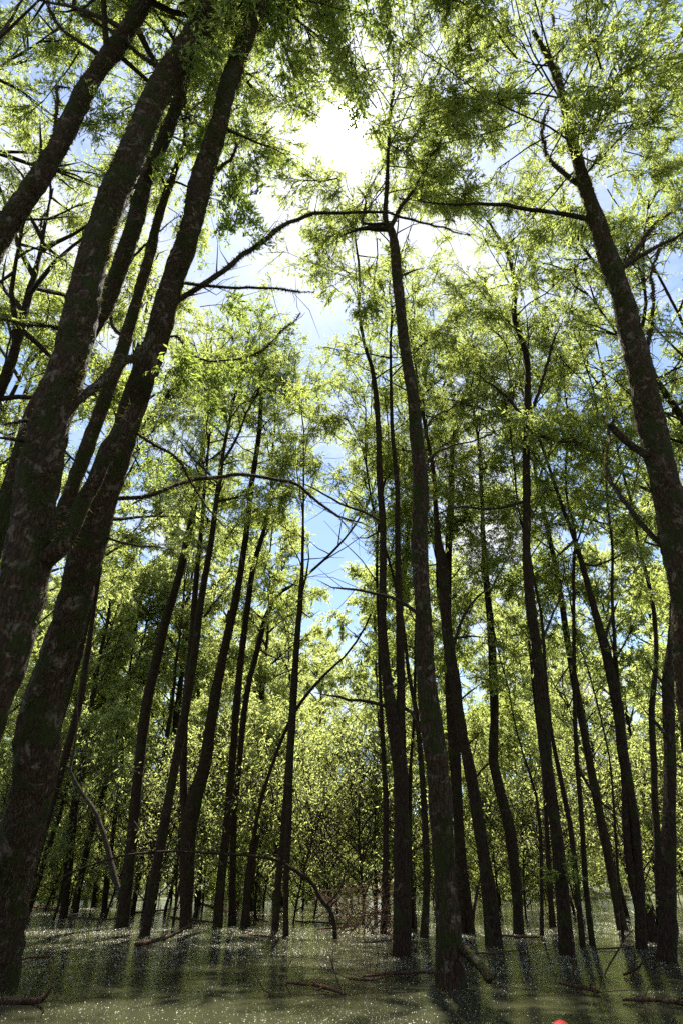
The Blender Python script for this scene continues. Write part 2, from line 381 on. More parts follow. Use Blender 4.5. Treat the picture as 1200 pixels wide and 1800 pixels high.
def plain(name, c, r=0.8, tlc=None):
    m, t = mat(name); p = N(t, 'ShaderNodeBsdfPrincipled', Roughness=r)
    g = N(t, 'ShaderNodeTexCoord'); n = N(t, 'ShaderNodeTexNoise', Scale=14.0, Detail=5.0); L(t, g.outputs['Object'], n.inputs['Vector'])
    L(t, mixc(t, n.outputs['Fac'], tuple(x * 0.8 for x in c), tuple(min(1, x * 1.15) for x in c)), p.inputs['Base Color'])
    o = N(t, 'ShaderNodeOutputMaterial'); L(t, p.outputs[0], o.inputs['Surface']); return m
FLUFF_GLINTS = plain('willow_seed_fluff_glints', (0.76, 0.73, 0.64), 0.9)
RED = plain('red_hull', (0.60, 0.02, 0.02), 0.35); GUN = plain('black_gunwale', (0.02, 0.02, 0.02), 0.5); ASHW = plain('ash_wood_thwart', (0.35, 0.22, 0.11), 0.6)

# ------------------------------------------------------------------ setting
def sheet(xs, ys, zf):
    X, Y = np.meshgrid(xs, ys); Z = zf(X, Y); n, m_ = X.shape
    i, j = np.meshgrid(np.arange(n - 1), np.arange(m_ - 1), indexing='ij')
    f = np.stack([i * m_ + j, i * m_ + j + 1, (i + 1) * m_ + j + 1, (i + 1) * m_ + j], -1).reshape(-1, 4)
    return np.stack([X, Y, Z], -1).reshape(-1, 3), f
gx = np.concatenate([[-300, -200], np.linspace(-110, 110, 90), [200, 300]])
gy = np.concatenate([[-160, -60], np.linspace(-30, 130, 80), [200, 330]])
def gz(X, Y):
    D = np.hypot(X * 0.8, Y); s = np.clip((D - 44) / 16, 0, 1)
    return -0.9 + 1.35 * s * s * (3 - 2 * s) + 0.12 * np.sin(X * 0.6 + 1.3) * np.sin(Y * 0.45)
mb = MB(); mb.add(*sheet(gx, gy, gz)); o = link('ground', mb.mesh('ground', [GROUND], True)); tag(o, kind='structure', label='forest floor rising as a bank beyond the flood')
mb = MB(); mb.add(*sheet(np.linspace(-120, 120, 3), np.linspace(-60, 110, 3), lambda X, Y: X * 0)); o = link('water', mb.mesh('water', [WATER]))
tag(o, kind='structure', label='still muddy green flood water between the trunks')

# floating willow fluff, too fine to count; white flecks also paint in glints
rng = np.random.default_rng(5)
n = 480000
Yp = 5.2 * (60 / 5.2) ** rng.uniform(0, 1, n) ** 0.85; Xp = rng.uniform(-0.72, 0.72, n) * (Yp + 1.5)
def drift(X, Y):
    return (np.sin(X * 0.9 + 1.7 * np.sin(Y * 0.35)) + np.sin(Y * 1.15 + 1.3 * np.sin(X * 0.5 + 0.6)) + 0.8 * np.sin(X * 2.3 - Y * 1.7) + 0.7 * np.sin(X * 0.31 + Y * 3.1)) / 3.5
pk = np.clip(0.20 + 0.45 * drift(Xp, Yp) + np.clip((Yp - 8) / 20, -0.12, 0.35), 0.03, 1) * np.clip((46 - Yp) / 14, 0.05, 1)
kp = rng.uniform(0, 1, n) < pk * 0.34
Xp, Yp = Xp[kp], Yp[kp]; n = len(Xp)
sz = (0.0012 + 0.00030 * Yp) * rng.lognormal(-0.1, 0.4, n)
az = rng.uniform(0, 6.28, n)
C = np.stack([Xp, Yp, np.zeros(n)], 1)
vv = [C + np.stack([np.cos(az + k * 2.094) * sz * rng.uniform(.6, 1.3, n), np.sin(az + k * 2.094) * sz * rng.uniform(.6, 1.3, n), np.full(n, 0.001)], 1) for k in range(3)]
vv.append(C + np.stack([np.zeros(n), np.zeros(n), sz * 0.22 + 0.002], 1))
v = np.stack(vv, 1).reshape(-1, 3); of = np.arange(n)[:, None] * 4
f = np.concatenate([of + np.array([[0, 1, 3]]), of + np.array([[1, 2, 3]]), of + np.array([[2, 0, 3]])], 0)
mb = MB(); mb.add(v, f); o = link('seed_fluff_glints', mb.mesh('seed_fluff_glints', [FLUFF_GLINTS]))
tag(o, 'white willow seed fluff and painted-in glints in bands on the water', 'fluff', kind='stuff')
# ------------------------------------------------------------------ trees traced from the photograph
CLS = dict(near=(21, 9, 7, 12), mid=(15, 8, 7, 11), far=(14, 8, 7, 10), thin=(9, 7, 7, 10), sparse=(10, 5, 5, 10), none=None)
SEED = [100]
def extend(P, R, H, rng, tip=0.02):
    """carry a traced stem on to its top at height H, thinning, bending towards upright"""
    P = [np.array(p) for p in P]; R = list(R)
    d = unit(P[-1] - P[-2]); st = max(0.6, (H - P[-1][2]) / 7); r0, z0 = R[-1], P[-1][2]
    while P[-1][2] < H - 0.3:
        d = unit(d * 0.85 + np.array([0, 0, 0.22]) + rng.normal(0, 0.07, 3))
        P.append(P[-1] + d * st); f = min(1, (P[-1][2] - z0) / (H - z0 + 1e-6)); R.append(r0 * (1 - f) + tip * f)
    return P, R
POOL_NEAR = [make_bough(300 + i, 0.115, 0.029, 13, 8, 12, LEAF) for i in range(8)]
POOL_ASH = [make_bough(320 + i, 0.135, 0.048, 11, 7, 9, LEAF_ASH) for i in range(6)]
POOL_MID = [make_bough(340 + i, 0.125, 0.032, 12, 7, 11, LEAF) for i in range(8)]
POOL_FAR = [make_bough(360 + i, 0.18, 0.052, 11, 6, 10, LEAF_FAR_LIFTED) for i in range(6)]
NB = dict(near=31, mid=14, far=11, thin=9, sparse=5, none=0)
def moss_into(mb, P, R, n, rng, zmax=99):
    P = np.asarray(P); R = np.asarray(R)
    i = rng.integers(0, len(P) - 1, n); t = rng.uniform(0, 1, n)[:, None]
    c = P[i] * (1 - t) + P[i + 1] * t; T = unit(P[i + 1] - P[i]); r = R[i] * (1 - t[:, 0]) + R[i + 1] * t[:, 0]
    a = unit(rng.normal(0, 1, (n, 3))); a = unit(a - (a * T).sum(1)[:, None] * T)
    az = np.arctan2(a[:, 1], a[:, 0])
    cl = np.sin(c[:, 2] * 2.3 + az * 1.7) + np.sin(c[:, 2] * 5.1 - az * 2.1 + 1.0) + rng.normal(0, 0.5, n)
    k = cl > 0.15; c, T, r, a = c[k], T[k], r[k], a[k]; n = len(c)
    p = c + a * (r * 0.97)[:, None]; s = np.cross(T, a)
    ln = 0.018 + 0.075 * rng.uniform(0, 1, n)[:, None] ** 2; wd = rng.uniform(0.005, 0.014, n)[:, None]
    tipd = unit(a * 0.9 + rng.normal(0, 0.5, (n, 3)) + np.array([0, 0, -0.35]))
    v = np.stack([p - s * wd, p + s * wd, p + tipd * ln], 1)
    mb.add(v.reshape(-1, 3), np.arange(n * 3).reshape(-1, 3))
def lift(pts, Y0, k):
    P = [at_plane(x, y, Y0, k) for x, y, _ in pts]
    return P, [wrad(wd, p) for (_, _, wd), p in zip(pts, P)]
def tree(label, pts, Y=None, k=0.0, H=22.0, cz=10.0, R=2.6, cls='mid', limbs=(), stems=(), moss=0, leaf=None, lsc=1.0, wsc=1.0,
         wf=1.0, name='willow_tree', group=None, bark=None, sides=10, up=(0.35, 1.1), droop=0.25, snag=False, sprays=()):
    SEED[0] += 1; rng = np.random.default_rng(SEED[0])
    if Y is None: Y = on_water(pts[0][0], pts[0][1])[1]
    P, Rr = lift([(x, y, w_ * wf) for x, y, w_ in pts], Y, k)
    d = unit(P[0] - P[1])
    while P[0][2] > -0.5:                                   # down to and below the water
        stp = min(1.5, (P[0][2] + 0.75) / max(0.2, -d[2])); P.insert(0, P[0] + d * stp); Rr.insert(0, Rr[0] * (1.05 if P[0][2] > 0 else 1.12))
    w0 = P[0] + (P[1] - P[0]) * ((0 - P[0][2]) / (P[1][2] - P[0][2] + 1e-9))
    base = np.array([w0[0], w0[1], 0.0])
    D = float(np.hypot(base[0], base[1]))
    root = empty(name, base); tag(root, label, 'tree', group)
    bk = bark or (BARK_NEAR if moss else BARK)
    axes = []
    if not snag: Pe, Re = extend(P, Rr, H, rng)
    else: Pe, Re = P, Rr
    S, SR = spline(Pe, Re, (0.10 if D < 9.5 else 0.16) if D < 14 else 0.4)
    S += np.cumsum(rng.normal(0, 0.0014 if D < 9.5 else 0.004, S.shape), 0) * np.array([1, 1, 0])
    SR = SR * (1 + 0.20 * np.exp(-np.clip(S[:, 2] + 0.1, 0, 9) / 0.28)) * (1 + 0.035 * np.sin(S[:, 2] * 2.1 + D) + 0.03 * np.sin(S[:, 2] * 5.3 + 2 * D))
    mb = MB(); tube(mb, S - base, SR, sides if D > 14 else (30 if D < 9.5 else 18), 0.15 if D < 14 else 0.10, rng)
    link('trunk', mb.mesh('trunk', [bk], True), root)
    axes.append(S); trad = Rr[-1]
    moss_axes = [(S, SR)]
    def attach(px, py):
        x, y, dd = project(S); i = int(np.argmin((x - px) ** 2 + (y - py) ** 2)); return S[i], SR[i]
    for st in stems:
        c, _ = attach(st[0][0], st[0][1])
        Ps, Rs = lift(st, c[1] - k * c[2], k); Ps[0] = c.copy(); Ps, Rs = extend(Ps, Rs, H * rng.uniform(0.86, 0.97), rng)
        S2, R2 = spline(Ps, Rs, 0.2 if D < 14 else 0.45)
        mb = MB(); tube(mb, S2 - base, R2, max(8, sides - 1), 0.08, rng); link('stem', mb.mesh('stem', [bk], True), root); axes.append(S2)
    for lb in limbs:
        dy = 0.0; nm = 'branch'; lp = lb
        if isinstance(lb, dict): dy = lb.get('dy', 0.0); nm = lb.get('name', 'branch'); lp = lb['p']
        c, r = attach(lp[0][0], lp[0][1]); nL = len(lp)
        Pl = [c.copy()] + [at_plane(x, y, c[1] + dy * (i + 1) / (nL - 1)) for i, (x, y, _) in enumerate(lp[1:])]
        Rl = [wrad(q[2] * (0.8 if nm == 'branch' else 1.0), p_) for q, p_ in zip(lp, Pl)]
        if nm == 'branch': Rl = [r_ * (1 - 0.3 * i / (nL - 1)) for i, r_ in enumerate(Rl)]; Rl[-1] *= 0.35
        S2, R2 = spline(Pl, Rl, 0.18 if D < 14 else 0.35)
        jit = np.cumsum(rng.normal(0, 0.034, S2.shape), 0); jit -= jit[0]; S2 = S2 + jit * np.linspace(0, 1, len(S2))[:, None]
        mb = MB(); tube(mb, S2 - base, R2, 8, 0.14, rng)
        if nm == 'branch' and len(S2) > 5:                  # a few bare side twigs
            q = rng.integers(2, len(S2), max(5, int(len(S2) * 0.6))); A = S2[q]
            Dd = unit(unit(S2[q] - S2[q - 1]) * 0.7 + rng.normal(0, 0.6, (len(q), 3))); l = rng.uniform(0.25, 1.3, len(q))[:, None]
            M_ = A + Dd * l * 0.5; B_ = M_ + unit(Dd + rng.normal(0, 0.4, Dd.shape)) * l * 0.6
            prisms(mb, A - base, M_ - base, R2[q] * 0.35, 0.006); prisms(mb, M_ - base, B_ - base, 0.006, 0.002)
        link(nm, mb.mesh(nm, [{'branch': BRANCH, 'pale_branch': PALE, 'broken_branch': bk}.get(nm, bk)], True), root)
        if moss: moss_axes.append((S2, R2))
    c = CLS[cls]
    if c:
        lm = leaf or (LEAF if D < 24 else LEAF_FAR_LIFTED)
        ln = (0.075 + 0.0029 * D) * lsc; wd = ln * 0.25 * wsc
        mb = MB(); ns = len(axes)
        for a in axes:
            n1 = max(5, int(round(c[0] / (1 if ns == 1 else ns * 0.7))))
            crown_into(mb, a - base, cz, min(H, a[-1][2]), R, n1, c[1], c[2], c[3], ln, wd, rng, trad, True, base, droop, up)
        o = link('crown', mb.mesh('crown', [lm, BRANCH]), root); o['kind'] = 'stuff'
        pool = POOL_ASH if leaf is LEAF_ASH else (POOL_NEAR if D < 11.5 else (POOL_MID if D < 22 else POOL_FAR))
        put_boughs(root, base, axes, cz - 0.8, H, R * 1.2, NB[cls], rng, pool)
        for (sx, sy, n_) in sprays:                         # leafy low shoots on the limbs
            c0 = at_plane(sx, sy, Y, k) + ray(sx, sy) * 0.7
            for _ in range(n_):
                p_ = c0 + rng.normal(0, 0.35, 3); d_ = unit(rng.normal(0, 1, 3) + np.array([0, 0, -0.5])); y_ = unit(np.cross(d_, rng.normal(0, 1, 3))); z_ = np.cross(d_, y_); s_ = rng.uniform(0.4, 0.8); q_ = p_ - base
                o = link('bough', pool[rng.integers(0, len(pool))], root); o['kind'] = 'stuff'
                o.matrix_basis = Matrix(((d_[0] * s_, y_[0] * s_, z_[0] * s_, q_[0]), (d_[1] * s_, y_[1] * s_, z_[1] * s_, q_[1]), (d_[2] * s_, y_[2] * s_, z_[2] * s_, q_[2]), (0, 0, 0, 1)))
    if moss:
        mb = MB()
        for a, r in moss_axes: moss_into(mb, a - base, r, int(moss * len(a) / len(S)) + 50, rng)
        o = link('moss', mb.mesh('moss', [MOSS]), root); o['kind'] = 'stuff'
    return root

# --- the leaning group beside the boat
tree('mossy leaning willow trunk at the outer edge of the leaning group, no forks', [(-60, 535, 40), (20, 395, 38), (95, 280, 35), (160, 150, 32), (215, 75, 30), (262, 0, 27)],
     wf=0.91, Y=5.5, k=-0.10, H=21, cz=13.6, R=3.7, cls='near', moss=14000,
     limbs=[[(105, 262, 9), (98, 205, 7), (110, 165, 6), (135, 168, 4)], [(25, 392, 6), (90, 385, 5), (150, 372, 3)],
            {'p': [(195, 110, 12), (150, 80, 9), (100, 45, 7), (60, 0, 5)], 'dy': -0.5}])
tree('thickest lichen-spotted leaning trunk with a mossy broken-off side limb', [(-25, 1250, 86), (12, 1150, 84), (40, 1050, 82), (60, 950, 78), (74, 850, 74), (92, 750, 72), (119, 650, 66), (147, 550, 60), (170, 450, 54), (202, 350, 50), (245, 250, 47), (290, 150, 45), (345, 60, 42), (385, 0, 40)],
     wf=0.91, Y=5.66, k=-0.12, H=21.5, cz=16.2, R=3.2, cls='near', moss=26000,
     limbs=[{'p': [(66, 1010, 40), (105, 960, 31), (140, 880, 28), (175, 800, 26), (206, 730, 25)], 'name': 'broken_branch', 'dy': -0.5},
            {'p': [(120, 728, 20), (155, 690, 16), (195, 645, 15), (250, 592, 13)], 'name': 'pale_branch', 'dy': 0.6},
            [(150, 590, 8), (105, 577, 7), (50, 575, 5), (0, 568, 4)], [(90, 740, 9), (45, 742, 8), (0, 745, 7)], {'p': [(70, 770, 14), (30, 771, 11), (-20, 766, 9)], 'dy': -0.3},
            [(300, 130, 12), (240, 95, 9), (180, 50, 7), (110, 0, 6)]])
tree('tall leaning mossy trunk with broad leaves, foremost of the leaning group', [(-18, 1738, 84), (8, 1620, 82), (40, 1450, 78), (62, 1350, 77), (76, 1250, 72), (101, 1150, 67), (130, 1050, 61), (160, 950, 58), (186, 850, 56), (222, 750, 49), (256, 650, 45), (286, 550, 42), (320, 450, 41), (346, 350, 40), (374, 250, 37), (403, 150, 32), (438, 50, 28), (458, 0, 26)],
     wf=0.91, k=-0.30, H=21, cz=16.4, R=3.0, cls='near', moss=26000, leaf=LEAF_ASH, lsc=1.05, wsc=1.5, droop=0.55, sprays=[(335, 180, 2), (320, 330, 2), (410, 330, 3), (435, 270, 2), (365, 575, 2), (400, 610, 2), (340, 640, 2), (470, 120, 2), (510, 50, 2), (300, 840, 1), (250, 300, 1), (450, 200, 2)],
     limbs=[{'p': [(310, 545, 14), (370, 495, 12), (430, 450, 11), (500, 405, 10), (560, 380, 9), (610, 373, 8), (680, 372, 7), (740, 386, 6), (800, 405, 5), (850, 418, 4)], 'dy': 0.6},
            {'p': [(318, 505, 7), (420, 508, 6), (500, 511, 5), (560, 520, 4)], 'dy': 0.3},
            {'p': [(195, 882, 10), (250, 873, 9), (300, 855, 9), (350, 838, 9), (430, 833, 9), (500, 838, 8), (550, 855, 8), (600, 885, 7), (655, 908, 5)], 'dy': 2.0},
            {'p': [(243, 755, 7), (300, 802, 6), (332, 867, 5), (350, 897, 5), (387, 947, 4)], 'dy': 0.7},
            {'p': [(268, 600, 6), (310, 592, 5), (345, 632, 5), (400, 640, 5), (470, 622, 4), (540, 570, 3)], 'dy': 0.4},
            {'p': [(172, 945, 6), (250, 960, 5), (320, 955, 3)], 'dy': 0.3}, {'p': [(382, 225, 8), (420, 235, 7), (470, 255, 5), (520, 275, 3)], 'dy': 0.5},
            {'p': [(352, 320, 9), (385, 295, 8), (420, 275, 6), (430, 265, 4)], 'dy': 0.3}])
tree('dark mossy trunk crossing behind the thickest lichened trunk', [(-40, 1010, 46), (-10, 950, 42), (20, 865, 38), (48, 770, 36), (85, 680, 34), (150, 590, 32), (196, 510, 31), (228, 415, 30), (248, 345, 28), (272, 280, 26), (305, 200, 22), (330, 130, 18)],
     wf=0.91, Y=6.7, k=-0.10, H=21, cz=15.5, R=2.6, cls='mid', moss=10000)
tree('slender dark trunk seen between two thick leaning trunks', [(40, 1110, 30), (75, 1000, 29), (117, 900, 27), (150, 810, 27), (187, 705, 25), (214, 630, 23), (236, 555, 21), (258, 480, 20), (276, 400, 17), (292, 350, 14)],
     wf=0.91, Y=9.3, k=-0.10, H=22, cz=16, R=2.6, cls='mid', moss=7000, limbs=[[(222, 600, 10), (195, 560, 8), (215, 480, 7), (260, 420, 5), (290, 390, 3)]])
# --- middle and right hand trees
tree('straight dark trunk with forked crooked top and a broken limb dipping in the water', [(790, 1735, 48), (786, 1640, 43), (780, 1500, 40), (769, 1380, 38), (757, 1280, 36), (748, 1180, 32), (739, 1050, 29), (736, 950, 27), (736, 850, 25), (728, 750, 22), (716, 650, 19), (702, 550, 17.5), (694, 455, 17), (686, 408, 14), (676, 385, 8), (679, 310, 6.5), (683, 220, 4.5)],
     k=-0.12, H=20.5, cz=14.2, R=2.9, cls='near', moss=7000, up=(0.3, 1.0),
     limbs=[{'p': [(796, 1652, 20), (818, 1671, 17), (838, 1693, 16), (850, 1708, 15), (862, 1732, 14)], 'name': 'broken_branch', 'dy': -0.45},
            {'p': [(684, 400, 14), (660, 402, 13), (632, 408, 9), (606, 422, 5)], 'dy': 0.2}, {'p': [(655, 402, 9), (638, 393, 6), (640, 360, 4), (628, 335, 3)], 'dy': 0.2},
            {'p': [(690, 395, 12), (705, 360, 9), (730, 320, 7), (760, 240, 5)], 'dy': -0.4}, [(730, 1090, 9), (690, 1050, 8), (645, 1037, 7), (600, 1021, 6), (552, 1000, 4)],
            [(700, 490, 6), (720, 478, 5), (746, 464, 4)], {'p': [(736, 860, 8), (760, 805, 6), (800, 785, 5), (850, 780, 4), (900, 770, 3)], 'dy': 0.8},
            {'p': [(735, 800, 6), (760, 730, 5), (800, 705, 4), (830, 690, 3)], 'dy': 0.8}])
tree('double-stemmed trunk forking low, between two straight dark trunks in open water', [(705, 1680, 31), (704, 1560, 30), (703, 1450, 29), (700, 1350, 25), (688, 1260, 22), (677, 1170, 17), (673, 1080, 13), (673, 950, 12), (666, 850, 11), (663, 750, 10), (654, 660, 8), (638, 605, 6)],
     k=-0.03, H=23, cz=13, R=2.8, cls='mid', stems=[[(706, 1320, 18), (704, 1210, 15), (702, 1100, 13), (698, 950, 10), (697, 850, 9), (689, 760, 7), (686, 640, 5)]],
     limbs=[[(682, 1242, 8), (650, 1232, 8), (600, 1220, 7), (560, 1210, 4)], [(674, 915, 6), (640, 900, 6), (600, 884, 6), (560, 862, 5), (530, 850, 4)],
            [(697, 1225, 9), (725, 1250, 8), (735, 1270, 6)], [(672, 930, 5), (645, 945, 4), (615, 950, 3)]])
tree('straight pale-topped trunk directly behind the forked-top trunk', [(808, 1640, 18), (806, 1500, 17.5), (797, 1350, 18), (788, 1200, 17), (785, 1080, 14), (788, 950, 12), (792, 870, 11), (793, 790, 9), (812, 700, 6)], H=23, cz=13.5, R=2.6)
tree('curved trunk bending over and thickening to a shaggy knot, behind the forked-top trunk', [(867, 1662, 28), (861, 1600, 26), (848, 1500, 23), (826, 1360, 20), (811, 1290, 18), (796, 1190, 18), (783, 1090, 19), (777, 990, 20), (770, 955, 13), (765, 900, 9)], H=21, cz=12, R=2.7,
     limbs=[[(795, 1140, 7), (815, 1070, 6), (845, 1038, 5), (870, 1000, 3)], [(800, 1125, 6), (830, 1118, 5), (855, 1120, 4)]])
tree('trunk with a kinked S-bend low down, mossy on one side', [(911, 1642, 19), (906, 1550, 19), (893, 1450, 20), (878, 1395, 19), (866, 1340, 17), (868, 1270, 15), (866, 1200, 15), (861, 1100, 13), (856, 1050, 12), (848, 950, 9), (845, 880, 6)], H=20, cz=11, R=2.5,
     limbs=[[(858, 1060, 6), (880, 1010, 5), (905, 975, 3)], [(866, 1215, 6), (842, 1190, 5), (820, 1195, 3)]])
tree('tall straight mossy trunk with candelabra fork high above, leafy sprig at its foot', [(998, 1678, 25), (988, 1560, 23), (976, 1450, 21), (961, 1350, 20), (951, 1250, 19), (943, 1150, 18), (932, 1050, 16), (926, 950, 13.5), (927, 850, 13), (923, 760, 13), (924, 650, 11), (914, 600, 10), (900, 555, 9), (902, 500, 8), (888, 440, 6), (868, 410, 5)],
     k=-0.04, H=21.5, cz=14, R=3.0, cls='mid',
     limbs=[[(927, 745, 9), (945, 690, 8), (965, 600, 7), (985, 540, 5)], [(920, 740, 8), (880, 690, 7), (838, 652, 6)], {'p': [(925, 757, 9), (965, 772, 8), (1010, 780, 6), (1050, 772, 4)], 'dy': 0.5},
            {'p': [(952, 1150, 6), (960, 1100, 5), (985, 1020, 4), (995, 985, 3)], 'dy': 0.4}, {'p': [(926, 885, 7), (870, 893, 6), (800, 895, 6), (755, 925, 4)], 'dy': 0.6}])
tree('slender dark pole of a tree crossing just behind the candelabra trunk', [(1023, 1664, 10), (1014, 1560, 9.5), (1001, 1450, 9), (980, 1350, 8), (965, 1270, 7), (957, 1180, 6), (950, 1080, 5)], H=15, cz=8, R=1.6, cls='thin')
tree('thin straight pole tree standing alone in the bright gap', [(1041, 1662, 10), (1028, 1550, 10), (1023, 1450, 9), (1015, 1350, 8), (1010, 1250, 7), (1008, 1100, 6), (1007, 1000, 5)], H=17, cz=9.5, R=1.7, cls='thin',
     limbs=[[(1012, 1335, 7), (1060, 1420, 6), (1095, 1440, 5)], [(1010, 1160, 4), (985, 1190, 4), (965, 1220, 3)]])
tree('twisted mossy willow with a wide branching top, double at the foot', [(1127, 1668, 18), (1121, 1550, 18), (1114, 1450, 17), (1103, 1380, 16), (1092, 1320, 17), (1086, 1250, 18), (1075, 1195, 17), (1061, 1130, 16), (1047, 1080, 12), (1034, 1030, 11), (1022, 990, 10), (1010, 950, 7)], H=19, cz=8.5, R=2.9,
     limbs=[[(1064, 1140, 7), (1075, 1070, 6), (1080, 1050, 4)], [(1018, 980, 7), (1045, 995, 6), (1080, 978, 5), (1095, 960, 3)], [(1092, 1290, 6), (1065, 1270, 5), (1045, 1290, 3)],
            [(1012, 960, 8), (985, 975, 6), (965, 950, 4)]],
     stems=[[(1112, 1600, 15), (1103, 1500, 14), (1098, 1400, 11), (1092, 1310, 9), (1083, 1180, 7), (1075, 1050, 5)]])
tree('thick smooth trunk hung with moss next to a broken stump', [(1173, 1690, 29), (1178, 1500, 26), (1181, 1350, 20), (1178, 1200, 19), (1184, 1120, 15), (1190, 1000, 11)], H=20, cz=9, R=2.6,
     limbs=[[(1172, 1210, 7), (1150, 1180, 6), (1128, 1145, 4)], {'p': [(1178, 1300, 9), (1150, 1265, 7), (1130, 1235, 5)], 'dy': -0.3}])
tree('narrow trunk half hidden by the thick moss-hung trunk', [(1160, 1655, 13), (1154, 1500, 12), (1148, 1350, 11), (1144, 1250, 10), (1152, 1150, 8)], H=18, cz=8.5, R=2.0, cls='far')
tree('big leaning trunk with ivy-rough bark and a sawn-looking side stub, spreading open crown', [(1262, 1745, 76), (1240, 1420, 66), (1222, 1250, 61), (1206, 1100, 58), (1190, 950, 55), (1165, 850, 52), (1146, 750, 49), (1122, 650, 45), (1100, 550, 40), (1068, 450, 33), (1036, 355, 27), (1004, 250, 17), (984, 160, 13), (960, 100, 10), (935, 55, 7)],
     wf=0.91, k=-0.15, H=18.6, cz=13.6, R=3.3, cls='near', moss=14000, up=(0.2, 0.9), sprays=[(1160, 440, 3), (1185, 300, 3), (1130, 210, 3), (890, 330, 2), (1190, 600, 1)],
     limbs=[{'p': [(1132, 815, 16), (1112, 790, 13), (1078, 755, 11)], 'name': 'stub', 'dy': -0.2}, {'p': [(1040, 390, 13), (1010, 380, 11), (935, 370, 10), (850, 362, 9), (745, 358, 7)], 'dy': 0.5},
            {'p': [(1085, 475, 14), (1120, 455, 11), (1160, 435, 10), (1215, 400, 8)], 'dy': -0.3}, {'p': [(1095, 480, 12), (1115, 440, 11), (1150, 400, 9), (1210, 375, 7)], 'dy': 0.5},
            {'p': [(1130, 640, 12), (1140, 600, 9), (1155, 490, 8), (1180, 440, 6)], 'dy': 0.3}, {'p': [(1020, 335, 12), (990, 305, 11), (962, 278, 9), (950, 220, 7), (945, 160, 5)], 'dy': 0.3},
            {'p': [(985, 185, 8), (980, 120, 7), (970, 50, 6), (966, -20, 5)], 'dy': 0.2}, {'p': [(1004, 208, 9), (1040, 178, 8), (1080, 145, 7), (1130, 122, 6), (1200, 125, 4)], 'dy': 0.3},
            {'p': [(1180, 990, 16), (1120, 915, 11), (1080, 860, 10), (1060, 815, 8), (1062, 750, 6), (1050, 700, 4)], 'dy': 1.5}])
# --- trunks further back, bases in the flood
tree('V-shaped pair with a thin leg bending away, at the edge of the dense trunks', [(215, 1630, 22), (224, 1550, 21), (232, 1480, 19), (243, 1360, 18), (256, 1250, 18), (277, 1150, 17), (294, 1080, 15.5), (312, 1020, 14), (330, 945, 13), (348, 850, 11), (358, 775, 9), (366, 700, 7)], H=23, cz=14, R=2.6,
     limbs=[[(216, 1600, 12), (203, 1550, 13), (190, 1490, 12), (172, 1430, 10), (148, 1395, 9), (125, 1350, 8), (134, 1310, 6), (140, 1220, 4)], [(288, 1120, 5), (255, 1140, 5), (215, 1155, 3)]])
tree('dark trunk with a leafless lower half near a floating rust-brown branch', [(112, 1612, 13), (119, 1550, 13), (125, 1480, 15), (131, 1420, 13), (146, 1340, 11), (160, 1250, 9)], H=17, cz=6.5, R=2.2, cls='far')
tree('slanting trunk that thins into a whip against the pale leaves', [(131, 1597, 11), (152, 1500, 12), (161, 1450, 10), (172, 1400, 8), (188, 1350, 7.5), (203, 1250, 6), (211, 1150, 4)], H=17, cz=8, R=1.9, cls='far')
tree('short thick trunk foot on the far flooded flat', [(170, 1588, 10), (175, 1510, 9), (186, 1400, 7), (195, 1300, 5)], H=17, cz=6, R=2.2, cls='far')
tree('trunk leaning close against the foot of the V-shaped pair', [(183, 1605, 10), (189, 1540, 10), (202, 1450, 8), (215, 1350, 6)], H=16, cz=7, R=1.9, cls='far')
tree('thin trunk growing tight behind the V-shaped pair', [(232, 1608, 10), (252, 1500, 9), (270, 1400, 8), (290, 1320, 7), (305, 1220, 5)], H=19, cz=9, R=1.9, cls='thin')
tree('medium trunk slanting beside the V-shaped pair, bare below the crown', [(258, 1600, 15), (273, 1500, 14), (286, 1430, 12.5), (303, 1350, 10), (314, 1250, 8), (325, 1150, 6)], H=21, cz=9.5, R=2.2, cls='far')
tree('leaning trunk half covered by the tall leaning mossy trunk', [(44, 1600, 13), (62, 1520, 13), (80, 1450, 12), (100, 1370, 10), (125, 1270, 8), (150, 1150, 7), (175, 1020, 6)], H=19, cz=9, R=2.2, cls='far',
     limbs=[[(150, 1150, 5), (168, 1090, 5), (185, 1000, 3)]])
tree('stout twin trunk, two stems joined for the lower third', [(327, 1632, 19), (328, 1550, 26), (333, 1450, 29), (343, 1400, 26), (359, 1350, 24), (374, 1250, 18.5), (393, 1150, 15.5), (415, 1050, 13.5), (430, 955, 11), (442, 850, 9.5), (454, 770, 8.5), (459, 700, 7), (465, 600, 5)], k=-0.06, H=23, cz=14.5, R=2.8,
     stems=[[(330, 1490, 16), (324, 1400, 14), (323, 1340, 12), (326, 1250, 13), (338, 1120, 11), (347, 1000, 10), (355, 930, 7)]],
     limbs=[[(318, 1612, 13), (320, 1570, 14), (326, 1500, 13)]])
tree('straight dark trunk third along from the V-shaped pair past the stout twin', [(383, 1630, 16), (388, 1550, 16), (399, 1450, 15), (407, 1350, 13.5), (414, 1250, 13), (424, 1150, 12), (437, 1050, 11), (446, 990, 10), (460, 945, 8), (475, 880, 6)], H=22, cz=12.5, R=2.5)
tree('trunk curving over sideways at the top, next to the straight dark trunk', [(408, 1627, 14), (410, 1500, 12), (413, 1430, 11), (420, 1350, 10), (430, 1250, 10), (442, 1185, 10), (454, 1140, 10), (466, 1090, 9.5), (479, 1060, 9), (495, 1040, 8), (517, 1028, 5)], H=18, cz=9.5, R=2.4,
     limbs=[[(455, 1150, 4), (490, 1160, 4), (520, 1150, 2)]])
